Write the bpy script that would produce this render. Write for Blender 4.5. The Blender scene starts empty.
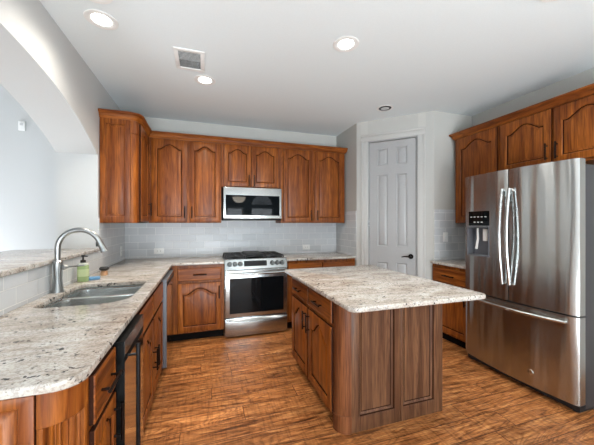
import bpy, bmesh, math, random
from mathutils import Vector, Matrix
random.seed(7)
PI = math.pi
SC = bpy.context.scene
COL = SC.collection
CEIL = 2.743

# ------------------------------------------------------------------ camera
cd = bpy.data.cameras.new('camera')
cam = bpy.data.objects.new('camera', cd)
COL.objects.link(cam)
cd.sensor_width = 36.0
cd.lens = 287.0 / 594.0 * 36.0
cd.shift_y = 0.5 / 594.0
cd.clip_start = 0.05
cam.location = (0, 0, 1.37)
cam.rotation_euler = (PI / 2, 0, -math.atan(92.5 / 287.0))
SC.camera = cam

# ------------------------------------------------------------------ world + daylight + added fill
w = bpy.data.worlds.new('sky')
SC.world = w
w.use_nodes = True
w.node_tree.nodes['Background'].inputs[0].default_value = (0.80, 0.90, 1.0, 1)
w.node_tree.nodes['Background'].inputs[1].default_value = 3.0


def area(name, loc, rot, sx, sy, power, color):
    l = bpy.data.lights.new(name, 'AREA')
    l.shape = 'RECTANGLE'
    l.size = sx
    l.size_y = sy
    l.energy = power
    l.color = color
    o = bpy.data.objects.new(name, l)
    o.location = loc
    o.rotation_euler = rot
    COL.objects.link(o)
    return o


DAY = (0.88, 0.94, 1.0)
YB = -3.6                                   # the wall behind the camera
# daylight entering by the windows of the wall behind the camera (just outside the panes)
WINDOWS = [(-0.65, 0.15, 0.75, 1.97), (0.77, 1.42, 0.75, 1.97), (1.69, 2.58, 0.75, 1.97),
           (-4.1, -3.0, 0.3, 2.2), (-2.7, -1.5, 0.3, 2.2)]
for i, (a, b, c, d) in enumerate(WINDOWS):
    area('daylight', ((a + b) / 2, YB - 0.22, (c + d) / 2), (PI / 2, 0, 0), b - a, d - c,
         (14 if a < -1 else 12) * (b - a) * (d - c), DAY)
# added fill lamp behind the camera, aimed up to brighten the ceiling
area('bounce_light', (0.5, -2.7, 0.4), (PI - math.radians(26), 0, 0), 3.2, 1.4, 335, (0.86, 0.945, 1.0))
area('dining_daylight', (-3.3, 3.5, 0.4), (PI, 0, 0), 2.0, 1.4, 80, DAY)  # added upward fill lamp inside the dining room, not window light

vs = SC.view_settings
vs.view_transform = 'Standard'
vs.look = 'None'
vs.gamma = 1.0
vs.use_curve_mapping = False
vs.exposure = 0.16


# ------------------------------------------------------------------ materials
def sc(r, g, b):
    f = lambda v: ((v / 255.0) / 12.92) if v / 255.0 <= 0.04045 else ((v / 255.0 + 0.055) / 1.055) ** 2.4
    return (f(r), f(g), f(b), 1)


def new_mat(name):
    m = bpy.data.materials.new(name)
    m.use_nodes = True
    nt = m.node_tree
    return m, nt, nt.nodes['Principled BSDF']


def plain(name, col, rough=0.5, metal=0.0, coat=0.0, spec=0.5, bump=0.0, bscale=40, emit=None):
    m, nt, p = new_mat(name)
    p.inputs['Roughness'].default_value = rough
    p.inputs['Metallic'].default_value = metal
    p.inputs['Coat Weight'].default_value = coat
    p.inputs['Specular IOR Level'].default_value = spec
    tc = nt.nodes.new('ShaderNodeTexCoord')
    nz = nt.nodes.new('ShaderNodeTexNoise')
    nz.inputs['Scale'].default_value = bscale
    nt.links.new(tc.outputs['Object'], nz.inputs['Vector'])
    mx = nt.nodes.new('ShaderNodeMix')
    mx.data_type = 'RGBA'
    mx.inputs['A'].default_value = col
    mx.inputs['B'].default_value = tuple(c * 0.94 for c in col[:3]) + (1,)
    nt.links.new(nz.outputs['Fac'], mx.inputs['Factor'])
    nt.links.new(mx.outputs['Result'], p.inputs['Base Color'])
    if bump:
        b = nt.nodes.new('ShaderNodeBump')
        b.inputs['Strength'].default_value = bump
        b.inputs['Distance'].default_value = 0.002
        nt.links.new(nz.outputs['Fac'], b.inputs['Height'])
        nt.links.new(b.outputs['Normal'], p.inputs['Normal'])
    if emit:
        p.inputs['Emission Color'].default_value = emit[0]
        p.inputs['Emission Strength'].default_value = emit[1]
    return m


def ramp(nt, stops):
    r = nt.nodes.new('ShaderNodeValToRGB')
    e = r.color_ramp.elements
    e[0].position, e[0].color = stops[0]
    e[1].position, e[1].color = stops[1]
    for pos, c in stops[2:]:
        n = e.new(pos)
        n.color = c
    return r


def wood(name, scale, dark, mid, light, rough=0.36):
    """scale: noise frequency per local axis; the small one runs along the grain"""
    m, nt, p = new_mat(name)
    L = nt.links.new
    tc = nt.nodes.new('ShaderNodeTexCoord')
    oi = nt.nodes.new('ShaderNodeObjectInfo')
    ad = nt.nodes.new('ShaderNodeVectorMath')
    ad.operation = 'ADD'
    ml = nt.nodes.new('ShaderNodeMath')
    ml.operation = 'MULTIPLY'
    ml.inputs[1].default_value = 17.0
    L(oi.outputs['Random'], ml.inputs[0])
    L(tc.outputs['Object'], ad.inputs[0])
    L(ml.outputs[0], ad.inputs[1])
    mp = nt.nodes.new('ShaderNodeMapping')
    mp.inputs['Scale'].default_value = scale
    L(ad.outputs[0], mp.inputs['Vector'])
    n1 = nt.nodes.new('ShaderNodeTexNoise')
    n1.inputs['Scale'].default_value = 1.0
    n1.inputs['Detail'].default_value = 6
    n1.inputs['Roughness'].default_value = 0.62
    n1.inputs['Distortion'].default_value = 0.6
    L(mp.outputs[0], n1.inputs['Vector'])
    mp2 = nt.nodes.new('ShaderNodeMapping')
    mp2.inputs['Scale'].default_value = tuple(s * 6 for s in scale)
    L(ad.outputs[0], mp2.inputs['Vector'])
    n2 = nt.nodes.new('ShaderNodeTexNoise')
    n2.inputs['Scale'].default_value = 1.0
    n2.inputs['Detail'].default_value = 3
    L(mp2.outputs[0], n2.inputs['Vector'])
    r = ramp(nt, [(0.16, dark), (0.78, light), (0.42, mid)])
    L(n1.outputs['Fac'], r.inputs['Fac'])
    r2 = ramp(nt, [(0.34, (0.38, 0.34, 0.32, 1)), (0.54, (1, 1, 1, 1))])
    L(n2.outputs['Fac'], r2.inputs['Fac'])
    mx = nt.nodes.new('ShaderNodeMix')
    mx.data_type = 'RGBA'
    mx.blend_type = 'MULTIPLY'
    mx.inputs['Factor'].default_value = 0.55
    L(r.outputs['Color'], mx.inputs['A'])
    L(r2.outputs['Color'], mx.inputs['B'])
    mp3 = nt.nodes.new('ShaderNodeMapping')
    mp3.inputs['Scale'].default_value = tuple(s * .38 for s in scale)
    L(ad.outputs[0], mp3.inputs['Vector'])
    n3 = nt.nodes.new('ShaderNodeTexNoise')
    n3.inputs['Scale'].default_value = 1.0
    n3.inputs['Detail'].default_value = 1.2
    n3.inputs['Distortion'].default_value = 0.8
    L(mp3.outputs[0], n3.inputs['Vector'])
    pg = nt.nodes.new('ShaderNodeMath')
    pg.operation = 'PINGPONG'
    pg.inputs[1].default_value = 0.03
    L(n3.outputs['Fac'], pg.inputs[0])
    mr3 = nt.nodes.new('ShaderNodeMapRange')
    mr3.inputs['From Max'].default_value = 0.03
    L(pg.outputs[0], mr3.inputs['Value'])
    r3 = ramp(nt, [(0.0, (0.50, 0.42, 0.38, 1)), (0.55, (1, 1, 1, 1))])
    L(mr3.outputs[0], r3.inputs['Fac'])
    mx3 = nt.nodes.new('ShaderNodeMix')
    mx3.data_type = 'RGBA'
    mx3.blend_type = 'MULTIPLY'
    mx3.inputs['Factor'].default_value = 0.5
    L(mx.outputs['Result'], mx3.inputs['A'])
    L(r3.outputs['Color'], mx3.inputs['B'])
    L(mx3.outputs['Result'], p.inputs['Base Color'])
    p.inputs['Roughness'].default_value = rough
    p.inputs['Coat Weight'].default_value = 0.03
    p.inputs['Specular IOR Level'].default_value = 0.22
    p.inputs['Coat Roughness'].default_value = 0.18
    b = nt.nodes.new('ShaderNodeBump')
    b.inputs['Strength'].default_value = 0.12
    b.inputs['Distance'].default_value = 0.001
    L(n2.outputs['Fac'], b.inputs['Height'])
    L(b.outputs['Normal'], p.inputs['Normal'])
    return m


WD, WM, WL = sc(46, 20, 8), sc(116, 59, 21), sc(174, 102, 38)
M = {}
M['wood'] = wood('stained_wood_upright', (20, 20, 1.2), WD, WM, WL)
M['wood_h'] = wood('stained_wood_level', (1.2, 20, 20), WD, WM, WL)
M['wood_hy'] = wood('stained_wood_level_deep', (1.3, 1.3, 16), WD, WM, WL)
M['wood_isl'] = wood('weathered_wood_upright', (22, 22, 1.1), sc(38, 22, 14), sc(88, 57, 38), sc(132, 94, 66), 0.42)  # island end: cool window light put into the wood colour
M['wood_post'] = wood('worn_wood_post', (22, 22, 1.1), sc(42, 20, 11), sc(98, 54, 30), sc(140, 88, 54), 0.42)  # same wood again, the post's lighting put into its tone
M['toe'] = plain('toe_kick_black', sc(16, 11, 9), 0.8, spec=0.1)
M['glaze'] = plain('dark_brown_glaze_line', sc(44, 20, 9), 0.8, spec=0.1)  # groove glaze, also used for painted shade on door sides
M['bronze'] = plain('dark_bronze', sc(34, 28, 26), 0.32, 0.9)
M['black'] = plain('black_enamel', (0.005, 0.005, 0.006, 1), 0.35, spec=0.25)
M['black_case'] = plain('black_cooler_case', (0.004, 0.004, 0.004, 1), 0.6, spec=0.08)
M['black_matte'] = plain('black_matte', (0.012, 0.012, 0.013, 1), 0.55)
M['iron'] = plain('cast_iron', (0.02, 0.02, 0.021, 1), 0.5, 0.3, bump=0.4, bscale=300)
M['glass_black'] = plain('black_glass', (0.004, 0.005, 0.006, 1), 0.03, 0.0, spec=0.2)
M['chrome'] = plain('chrome', (0.8, 0.8, 0.8, 1), 0.12, 1.0)
M['white_plastic'] = plain('white_plastic', sc(232, 232, 230), 0.35)
M['dark_slot'] = plain('dark_slot', (0.03, 0.03, 0.03, 1), 0.6)
M['wall'] = plain('greige_wall_paint', sc(188, 187, 182), 0.75, bump=0.15, bscale=120)
M['wall_white'] = plain('white_wall_paint', sc(196, 197, 196), 0.75, bump=0.15, bscale=120)
M['wall_blue'] = plain('slate_wall_paint', sc(58, 72, 80), 0.75)
M['ceiling'] = plain('ceiling_paint', sc(224, 231, 233), 0.85, bump=0.2, bscale=90)
M['trim'] = plain('white_trim_paint', sc(162, 162, 162), 0.35)
M['trim_casing'] = plain('pale_casing_paint', sc(184, 183, 180), 0.4)
M['trim_wall'] = plain('greige_wall_paint_pale', sc(180, 179, 175), 0.7, bump=0.15, bscale=120)
M['grey_metal'] = plain('grey_painted_metal', sc(104, 106, 112), 0.45, 0.3)
M['soap'] = plain('green_soap', sc(152, 172, 118), 0.25, coat=0.5)
M['paper'] = plain('white_label', sc(214, 216, 206), 0.6)
M['label_green'] = plain('pale_green_label', sc(186, 198, 150), 0.6)
M['sponge'] = plain('blue_sponge', sc(104, 150, 190), 0.9, bump=0.8, bscale=260)
M['cork'] = plain('tan_bamboo', sc(196, 150, 112), 0.6)
M['lamp_on'] = plain('lamp_diffuser_lit', (1, 1, 1, 1), 0.5, emit=((1.0, 0.97, 0.92, 1), 6))
M['bowl_glow'] = plain('lit_bowl_glass', (0.9, 0.88, 0.82, 1), 0.4, emit=((1.0, 0.9, 0.75, 1), 12))
M['lamp_off'] = plain('lamp_lens_off', (0.6, 0.6, 0.6, 1), 0.2)
M['screen'] = plain('display_glow', (0.01, 0.012, 0.014, 1), 0.1, emit=((0.3, 0.55, 0.8, 1), 0.05))
M['fridge_side'] = plain('grey_fridge_case', sc(62, 62, 64), 0.5, 0.2, bump=0.2, bscale=200)


def steel(name, base=0.42, rough=0.24, scale=(60, 60, 1.5), wob=0.0, aniso=0.5, streak=0.06, rot=0.0):
    m, nt, p = new_mat(name)
    L = nt.links.new
    p.inputs['Metallic'].default_value = 1.0
    p.inputs['Anisotropic'].default_value = aniso
    p.inputs['Anisotropic Rotation'].default_value = rot
    tc = nt.nodes.new('ShaderNodeTexCoord')
    mp = nt.nodes.new('ShaderNodeMapping')
    mp.inputs['Scale'].default_value = scale
    L(tc.outputs['Object'], mp.inputs['Vector'])
    n = nt.nodes.new('ShaderNodeTexNoise')
    n.inputs['Scale'].default_value = 3.0
    n.inputs['Detail'].default_value = 4
    L(mp.outputs[0], n.inputs['Vector'])
    mr = nt.nodes.new('ShaderNodeMapRange')
    mr.inputs['To Min'].default_value = rough - streak
    mr.inputs['To Max'].default_value = rough + streak
    L(n.outputs['Fac'], mr.inputs['Value'])
    L(mr.outputs[0], p.inputs['Roughness'])
    p.inputs['Base Color'].default_value = (base * 0.975, base * 1.0, base * 0.99, 1)
    if wob:
        mp2 = nt.nodes.new('ShaderNodeMapping')
        mp2.inputs['Scale'].default_value = (8, 8, 0.7)
        L(tc.outputs['Object'], mp2.inputs['Vector'])
        n2 = nt.nodes.new('ShaderNodeTexNoise')
        n2.inputs['Scale'].default_value = 1.0
        n2.inputs['Detail'].default_value = 0.5
        L(mp2.outputs[0], n2.inputs['Vector'])
        b = nt.nodes.new('ShaderNodeBump')
        b.inputs['Strength'].default_value = 1.0
        b.inputs['Distance'].default_value = wob
        L(n2.outputs['Fac'], b.inputs['Height'])
        L(b.outputs['Normal'], p.inputs['Normal'])
    return m


M['steel'] = steel('brushed_steel')
M['steel_fridge'] = steel('brushed_fridge_steel', 0.48, 0.24, wob=0.03, aniso=0.9, streak=0.02, rot=0.25)
M['steel_mirror'] = steel('polished_steel', 0.60, 0.13, aniso=0.0, streak=0.02)
M['steel_bright'] = steel('bright_sink_rim_steel', 0.85, 0.2, aniso=0.0)
M['steel_sink'] = steel('sink_steel', 0.62, 0.24, (1.5, 60, 60))
M['knob_dark'] = steel('dark_knob_steel', 0.14, 0.3, (4, 4, 4), aniso=0.0)
M['nickel'] = steel('brushed_nickel', 0.33, 0.30, (4, 4, 4), aniso=0.0)


def granite():
    m, nt, p = new_mat('granite')
    L = nt.links.new
    tc = nt.nodes.new('ShaderNodeTexCoord')
    mp = nt.nodes.new('ShaderNodeMapping')
    mp.inputs['Rotation'].default_value = (0, 0, math.radians(18))
    mp.inputs['Scale'].default_value = (5.5, 13, 9)
    L(tc.outputs['Object'], mp.inputs['Vector'])

    def noise(vec, s, d, r=0.6, dist=0.0):
        n = nt.nodes.new('ShaderNodeTexNoise')
        n.inputs['Scale'].default_value = s
        n.inputs['Detail'].default_value = d
        n.inputs['Roughness'].default_value = r
        n.inputs['Distortion'].default_value = dist
        L(vec, n.inputs['Vector'])
        return n.outputs['Fac']

    def mix(a, b, f):
        x = nt.nodes.new('ShaderNodeMix')
        x.data_type = 'RGBA'
        L(f, x.inputs['Factor'])
        L(a, x.inputs['A'])
        if isinstance(b, tuple):
            x.inputs['B'].default_value = b
        else:
            L(b, x.inputs['B'])
        return x.outputs['Result']

    base = ramp(nt, [(0.34, sc(158, 147, 136)), (0.66, sc(204, 201, 196)), (0.48, sc(185, 178, 169))])
    L(noise(mp.outputs[0], 0.9, 5, 0.65, 0.5), base.inputs['Fac'])
    # fine mineral mottle
    mott = ramp(nt, [(0.40, (0.50, 0.46, 0.44, 1)), (0.56, (1, 1, 1, 1))])
    L(noise(tc.outputs['Object'], 95, 3, 0.7), mott.inputs['Fac'])
    mm = nt.nodes.new('ShaderNodeMix')
    mm.data_type = 'RGBA'
    mm.blend_type = 'MULTIPLY'
    mm.inputs['Factor'].default_value = 0.6
    L(base.outputs['Color'], mm.inputs['A'])
    L(mott.outputs['Color'], mm.inputs['B'])
    # streaky grey-brown clusters
    g1 = ramp(nt, [(0.55, (0, 0, 0, 1)), (0.70, (0.8, 0.8, 0.8, 1))])
    L(noise(mp.outputs[0], 1.7, 8, 0.72, 0.9), g1.inputs['Fac'])
    c1 = mix(mm.outputs['Result'], sc(112, 106, 103), g1.outputs['Color'])
    # black flecks gathered in the clusters
    g2 = ramp(nt, [(0.575, (0, 0, 0, 1)), (0.62, (1, 1, 1, 1))])
    L(noise(tc.outputs['Object'], 46, 3, 0.6), g2.inputs['Fac'])
    g3 = ramp(nt, [(0.44, (0, 0, 0, 1)), (0.56, (1, 1, 1, 1))])
    L(noise(mp.outputs[0], 1.1, 4, 0.6, 0.5), g3.inputs['Fac'])
    mu = nt.nodes.new('ShaderNodeMath')
    mu.operation = 'MULTIPLY'
    L(g2.outputs['Color'], mu.inputs[0])
    L(g3.outputs['Color'], mu.inputs[1])
    c2 = mix(c1, sc(46, 40, 40), mu.outputs[0])
    L(c2, p.inputs['Base Color'])
    p.inputs['Roughness'].default_value = 0.17
    p.inputs['Specular IOR Level'].default_value = 0.55
    return m


M['granite'] = granite()


def tile(name, axis):
    m, nt, p = new_mat(name)
    L = nt.links.new
    tc = nt.nodes.new('ShaderNodeTexCoord')
    sx = nt.nodes.new('ShaderNodeSeparateXYZ')
    L(tc.outputs['Object'], sx.inputs[0])
    cx = nt.nodes.new('ShaderNodeCombineXYZ')
    L(sx.outputs[axis], cx.inputs['X'])
    L(sx.outputs['Z'], cx.inputs['Y'])
    b = nt.nodes.new('ShaderNodeTexBrick')
    b.offset = 0.5
    b.inputs['Scale'].default_value = 1.0
    b.inputs['Brick Width'].default_value = 0.203
    b.inputs['Row Height'].default_value = 0.0935
    b.inputs['Mortar Size'].default_value = 0.0022
    b.inputs['Mortar Smooth'].default_value = 0.3
    b.inputs['Color1'].default_value = sc(204, 207, 210)
    b.inputs['Color2'].default_value = sc(191, 194, 197)
    b.inputs['Mortar'].default_value = sc(234, 234, 232)
    L(cx.outputs[0], b.inputs['Vector'])
    L(b.outputs['Color'], p.inputs['Base Color'])
    p.inputs['Roughness'].default_value = 0.38
    n = nt.nodes.new('ShaderNodeTexNoise')
    n.inputs['Scale'].default_value = 14
    n.inputs['Detail'].default_value = 2
    L(tc.outputs['Object'], n.inputs['Vector'])
    bb = nt.nodes.new('ShaderNodeBump')
    bb.inputs['Strength'].default_value = 0.5
    bb.inputs['Distance'].default_value = 0.004
    L(n.outputs['Fac'], bb.inputs['Height'])
    b2 = nt.nodes.new('ShaderNodeBump')
    b2.invert = True
    b2.inputs['Strength'].default_value = 0.8
    b2.inputs['Distance'].default_value = 0.002
    L(b.outputs['Fac'], b2.inputs['Height'])
    L(bb.outputs['Normal'], b2.inputs['Normal'])
    L(b2.outputs['Normal'], p.inputs['Normal'])
    return m


M['tile_x'] = tile('subway_tile_back', 'X')
M['tile_y'] = tile('subway_tile_side', 'Y')


def floor_mat():
    m, nt, p = new_mat('hand_scraped_planks')
    L = nt.links.new
    tc = nt.nodes.new('ShaderNodeTexCoord')
    b = nt.nodes.new('ShaderNodeTexBrick')
    b.offset = 0.0
    b.inputs['Scale'].default_value = 1.0
    b.inputs['Brick Width'].default_value = 1.35
    b.inputs['Row Height'].default_value = 0.155
    b.inputs['Mortar Size'].default_value = 0.0026
    b.inputs['Mortar Smooth'].default_value = 0.2
    b.inputs['Color1'].default_value = (0.0, 0.0, 0.0, 1)
    b.inputs['Color2'].default_value = (1, 1, 1, 1)
    b.inputs['Mortar'].default_value = (0.5, 0.5, 0.5, 1)
    # each row of planks slides by its own amount, so the end joints scatter
    sp = nt.nodes.new('ShaderNodeSeparateXYZ')
    L(tc.outputs['Object'], sp.inputs[0])
    dv = nt.nodes.new('ShaderNodeMath')
    dv.operation = 'DIVIDE'
    dv.inputs[1].default_value = 0.155
    L(sp.outputs['Y'], dv.inputs[0])
    fl = nt.nodes.new('ShaderNodeMath')
    fl.operation = 'FLOOR'
    L(dv.outputs[0], fl.inputs[0])
    wn = nt.nodes.new('ShaderNodeTexWhiteNoise')
    wn.noise_dimensions = '1D'
    L(fl.outputs[0], wn.inputs['W'])
    sh = nt.nodes.new('ShaderNodeMath')
    sh.operation = 'MULTIPLY_ADD'
    sh.inputs[1].default_value = 1.35
    L(wn.outputs['Value'], sh.inputs[0])
    L(sp.outputs['X'], sh.inputs[2])
    cb = nt.nodes.new('ShaderNodeCombineXYZ')
    L(sh.outputs[0], cb.inputs['X'])
    L(sp.outputs['Y'], cb.inputs['Y'])
    L(cb.outputs[0], b.inputs['Vector'])
    # shift the grain from plank to plank
    off = nt.nodes.new('ShaderNodeVectorMath')
    off.operation = 'MULTIPLY_ADD'
    off.inputs[1].default_value = (9.0, 5.0, 3.0)
    L(b.outputs['Color'], off.inputs[0])
    L(tc.outputs['Object'], off.inputs[2])

    def noise(scale, d, rough, dist):
        mp = nt.nodes.new('ShaderNodeMapping')
        mp.inputs['Scale'].default_value = scale
        L(off.outputs[0], mp.inputs['Vector'])
        n = nt.nodes.new('ShaderNodeTexNoise')
        n.inputs['Scale'].default_value = 1
        n.inputs['Detail'].default_value = d
        n.inputs['Roughness'].default_value = rough
        n.inputs['Distortion'].default_value = dist
        L(mp.outputs[0], n.inputs['Vector'])
        return n.outputs['Fac']
    grain = noise((1.7, 17, 10), 7, 0.64, 2.2)
    fine = noise((9, 120, 20), 4, 0.6, 0.5)
    saw = noise((60, 5, 20), 3, 0.6, 0.5)        # cross-wise saw and scrape marks
    r = ramp(nt, [(0.30, sc(104, 60, 30)), (0.70, sc(246, 178, 112)), (0.50, sc(200, 130, 74))])
    L(grain, r.inputs['Fac'])
    rf = ramp(nt, [(0.36, (0.40, 0.34, 0.30, 1)), (0.52, (1, 1, 1, 1))])
    L(fine, rf.inputs['Fac'])
    rs = ramp(nt, [(0.34, (0.55, 0.50, 0.46, 1)), (0.52, (1, 1, 1, 1))])
    L(saw, rs.inputs['Fac'])

    swirl = noise((1.1, 6.5, 10), 1.5, 0.4, 1.0)
    fr = nt.nodes.new('ShaderNodeMath')
    fr.operation = 'PINGPONG'
    fr.inputs[1].default_value = 0.022
    L(swirl, fr.inputs[0])
    rc_ = nt.nodes.new('ShaderNodeMapRange')
    rc_.inputs['From Max'].default_value = 0.022
    L(fr.outputs[0], rc_.inputs['Value'])
    rw = ramp(nt, [(0.0, (0.34, 0.27, 0.24, 1)), (0.62, (1, 1, 1, 1))])
    L(rc_.outputs[0], rw.inputs['Fac'])

    def mul(a, bb, f):
        x = nt.nodes.new('ShaderNodeMix')
        x.data_type = 'RGBA'
        x.blend_type = 'MULTIPLY'
        x.inputs['Factor'].default_value = f
        L(a, x.inputs['A'])
        L(bb, x.inputs['B'])
        return x.outputs['Result']
    c = mul(r.outputs['Color'], rf.outputs['Color'], 0.7)
    c = mul(c, rs.outputs['Color'], 0.6)
    c = mul(c, rw.outputs['Color'], 0.6)
    tone = ramp(nt, [(0.0, (0.72, 0.70, 0.68, 1)), (1.0, (1.06, 1.04, 1.02, 1))])
    L(b.outputs['Color'], tone.inputs['Fac'])
    c = mul(c, tone.outputs['Color'], 1.0)
    gap = nt.nodes.new('ShaderNodeMix')
    gap.data_type = 'RGBA'
    L(b.outputs['Fac'], gap.inputs['Factor'])
    L(c, gap.inputs['A'])
    gap.inputs['B'].default_value = sc(78, 42, 22)
    L(gap.outputs['Result'], p.inputs['Base Color'])
    p.inputs['Roughness'].default_value = 0.36
    ad = nt.nodes.new('ShaderNodeMath')
    ad.operation = 'ADD'
    L(grain, ad.inputs[0])
    L(saw, ad.inputs[1])
    bp = nt.nodes.new('ShaderNodeBump')
    bp.inputs['Strength'].default_value = 0.55
    bp.inputs['Distance'].default_value = 0.004
    L(ad.outputs[0], bp.inputs['Height'])
    L(bp.outputs['Normal'], p.inputs['Normal'])
    return m


M['floor'] = floor_mat()


def window_glass():
    m, nt, p = new_mat('window_glass')
    p.inputs['Base Color'].default_value = (1, 1, 1, 1)
    p.inputs['Roughness'].default_value = 0.0
    p.inputs['Transmission Weight'].default_value = 1.0
    p.inputs['IOR'].default_value = 1.01
    return m


M['pane'] = window_glass()


# ------------------------------------------------------------------ mesh helpers
class MB:
    def __init__(s):
        s.bm = bmesh.new()

    def _merge(s, t, mat=None):
        if mat is not None:
            bmesh.ops.transform(t, matrix=mat, verts=t.verts)
        bmesh.ops.recalc_face_normals(t, faces=t.faces)
        me = bpy.data.meshes.new('t')
        t.to_mesh(me)
        t.free()
        s.bm.from_mesh(me)
        bpy.data.meshes.remove(me)
        return s

    def box(s, x0, x1, y0, y1, z0, z1, bev=0.0, seg=2, mat=None):
        t = bmesh.new()
        bmesh.ops.create_cube(t, size=1.0)
        for v in t.verts:
            v.co = Vector((x0 + (x1 - x0) * (v.co.x + .5), y0 + (y1 - y0) * (v.co.y + .5), z0 + (z1 - z0) * (v.co.z + .5)))
        if bev:
            bmesh.ops.bevel(t, geom=list(t.edges), offset=bev, segments=seg, affect='EDGES', profile=0.5)
        return s._merge(t, mat)

    def prism(s, pts, z0, z1, bev=0.0, seg=2, mat=None, holes=(), bev_bottom=True):
        """pts in plan; extruded z0..z1"""
        t = bmesh.new()
        edges = []
        for loop in [pts] + list(holes):
            vs_ = [t.verts.new((p[0], p[1], z1)) for p in loop]
            for i in range(len(vs_)):
                edges.append(t.edges.new((vs_[i], vs_[(i + 1) % len(vs_)])))
        if holes:
            bmesh.ops.triangle_fill(t, use_beauty=True, edges=edges)
        else:
            t.faces.new(t.verts[:])
        top = list(t.faces)
        r = bmesh.ops.extrude_face_region(t, geom=top)
        nv = [g for g in r['geom'] if isinstance(g, bmesh.types.BMVert)]
        for v in nv:
            v.co.z = z0
        bmesh.ops.recalc_face_normals(t, faces=t.faces)
        if bev:
            es = []
            for e in t.edges:
                if len(e.link_faces) == 2 and e.calc_face_angle(0) > 0.9:
                    za, zb = e.verts[0].co.z, e.verts[1].co.z
                    if abs(za - zb) < 1e-6 and (bev_bottom or abs(za - z1) < 1e-6):
                        es.append(e)
            bmesh.ops.bevel(t, geom=es, offset=bev, segments=seg, affect='EDGES', profile=0.5)
        return s._merge(t, mat)

    def tube(s, pts, r, n=10, caps=True):
        t = bmesh.new()
        pts = [Vector(p) for p in pts]
        rs = r if isinstance(r, (list, tuple)) else [r] * len(pts)
        up = None
        rings = []
        for i, p in enumerate(pts):
            d = (pts[min(i + 1, len(pts) - 1)] - pts[max(i - 1, 0)]).normalized()
            if up is None:
                up = Vector((0, 0, 1)) if abs(d.z) < 0.9 else Vector((1, 0, 0))
            a = d.cross(up).normalized()
            up = a.cross(d).normalized()
            rings.append([t.verts.new(p + (a * math.cos(2 * PI * k / n) + up * math.sin(2 * PI * k / n)) * rs[i]) for k in range(n)])
        for i in range(len(rings) - 1):
            for k in range(n):
                t.faces.new((rings[i][k], rings[i][(k + 1) % n], rings[i + 1][(k + 1) % n], rings[i + 1][k]))
        if caps:
            t.faces.new(rings[0])
            t.faces.new(rings[-1])
        return s._merge(t)

    def lathe(s, prof, c=(0, 0, 0), axis='Z', n=20, caps=True):
        """prof: (radius, height) pairs"""
        t = bmesh.new()
        rings = []
        for r, h in prof:
            ring = []
            for k in range(n):
                a = 2 * PI * k / n
                u, v = r * math.cos(a), r * math.sin(a)
                co = {'Z': (u, v, h), 'Y': (u, h, v), 'X': (h, u, v)}[axis]
                ring.append(t.verts.new(Vector(co) + Vector(c)))
            rings.append(ring)
        for i in range(len(rings) - 1):
            for k in range(n):
                t.faces.new((rings[i][k], rings[i][(k + 1) % n], rings[i + 1][(k + 1) % n], rings[i + 1][k]))
        if caps:
            t.faces.new(rings[0])
            t.faces.new(rings[-1])
        return s._merge(t)

    def sweep(s, path, prof, closed=False, side=1):
        """profile (out, z) swept along a plan path with mitred corners; out is to the right of travel * side"""
        t = bmesh.new()
        P = [Vector((p[0], p[1])) for p in path]
        n = len(P)
        rings = []
        for i in range(n):
            if closed:
                d0 = (P[i] - P[i - 1]).normalized()
                d1 = (P[(i + 1) % n] - P[i]).normalized()
            else:
                d0 = (P[i] - P[i - 1]).normalized() if i else (P[1] - P[0]).normalized()
                d1 = (P[i + 1] - P[i]).normalized() if i < n - 1 else d0
            n0 = Vector((d0.y, -d0.x)) * side
            n1 = Vector((d1.y, -d1.x)) * side
            m_ = (n0 + n1)
            m_ = m_ / (1 + n0.dot(n1))
            rings.append([t.verts.new((P[i].x + m_.x * o, P[i].y + m_.y * o, z)) for o, z in prof])
        k = len(prof)
        rng = range(n) if closed else range(n - 1)
        for i in rng:
            for j in range(k):
                a, b = rings[i], rings[(i + 1) % n]
                t.faces.new((a[j], a[(j + 1) % k], b[(j + 1) % k], b[j]))
        if not closed:
            t.faces.new(rings[0])
            t.faces.new(rings[-1])
        return s._merge(t)

    def panel(s, x0, x1, z0, z1, yf, yb, st, arch=0.0, kind='raised', edge=0.004, glaze=True):
        """framed panel facing -Y. st = (left, right, bottom, top) member widths; yf front, yb back (yf<yb)"""
        t = bmesh.new()
        l, r, b, tp = st
        N = 18 if arch else 1

        def loop(ox0, ox1, oz0, oztop, ah, y, squared=False):
            pts = [(ox0, y, oz0), (ox1, y, oz0)]
            for i in range(N + 1):
                u = 1 - 2 * i / N
                x = (ox0 + ox1) / 2 + u * (ox1 - ox0) / 2
                tt = min(1.0, abs(u) / 0.80)
                bump = ah * (0.55 * (1 - tt ** 2) + 0.45 * 0.5 * (1 + math.cos(PI * tt))) if ah else 0
                pts.append((x, y, oztop + bump))
            return [t.verts.new(p) for p in pts]
        rings = [loop(x0, x1, z0, z1, 0, yb),
                 loop(x0, x1, z0, z1, 0, yf + edge),
                 loop(x0 + edge * .4, x1 - edge * .4, z0 + edge * .4, z1 - edge * .4, 0, yf + edge * .3),
                 loop(x0 + edge, x1 - edge, z0 + edge, z1 - edge, 0, yf)]
        ix0, ix1, iz0, izt = x0 + l, x1 - r, z0 + b, z1 - tp - arch
        if kind == 'raised':
            offs = [(0, 0), (0.003, 0.005), (0.007, 0.007), (0.009, 0.014), (0.014, 0.014), (0.034, 0.003), (0.038, 0.002)]
            glz = (2, 3)
        elif kind == 'flat':
            offs = [(0, 0), (0.003, 0.004), (0.009, 0.010), (0.022, 0.017), (0.027, 0.0195), (0.032, 0.0195)]
            glz = (1, 3)
        else:
            offs = [(0, 0), (0.003, 0.003), (0.006, 0.003)]
            glz = ()
        for o, dy in offs:
            rings.append(loop(ix0 + o, ix1 - o, iz0 + o, izt - o, arch, yf + dy))
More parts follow.
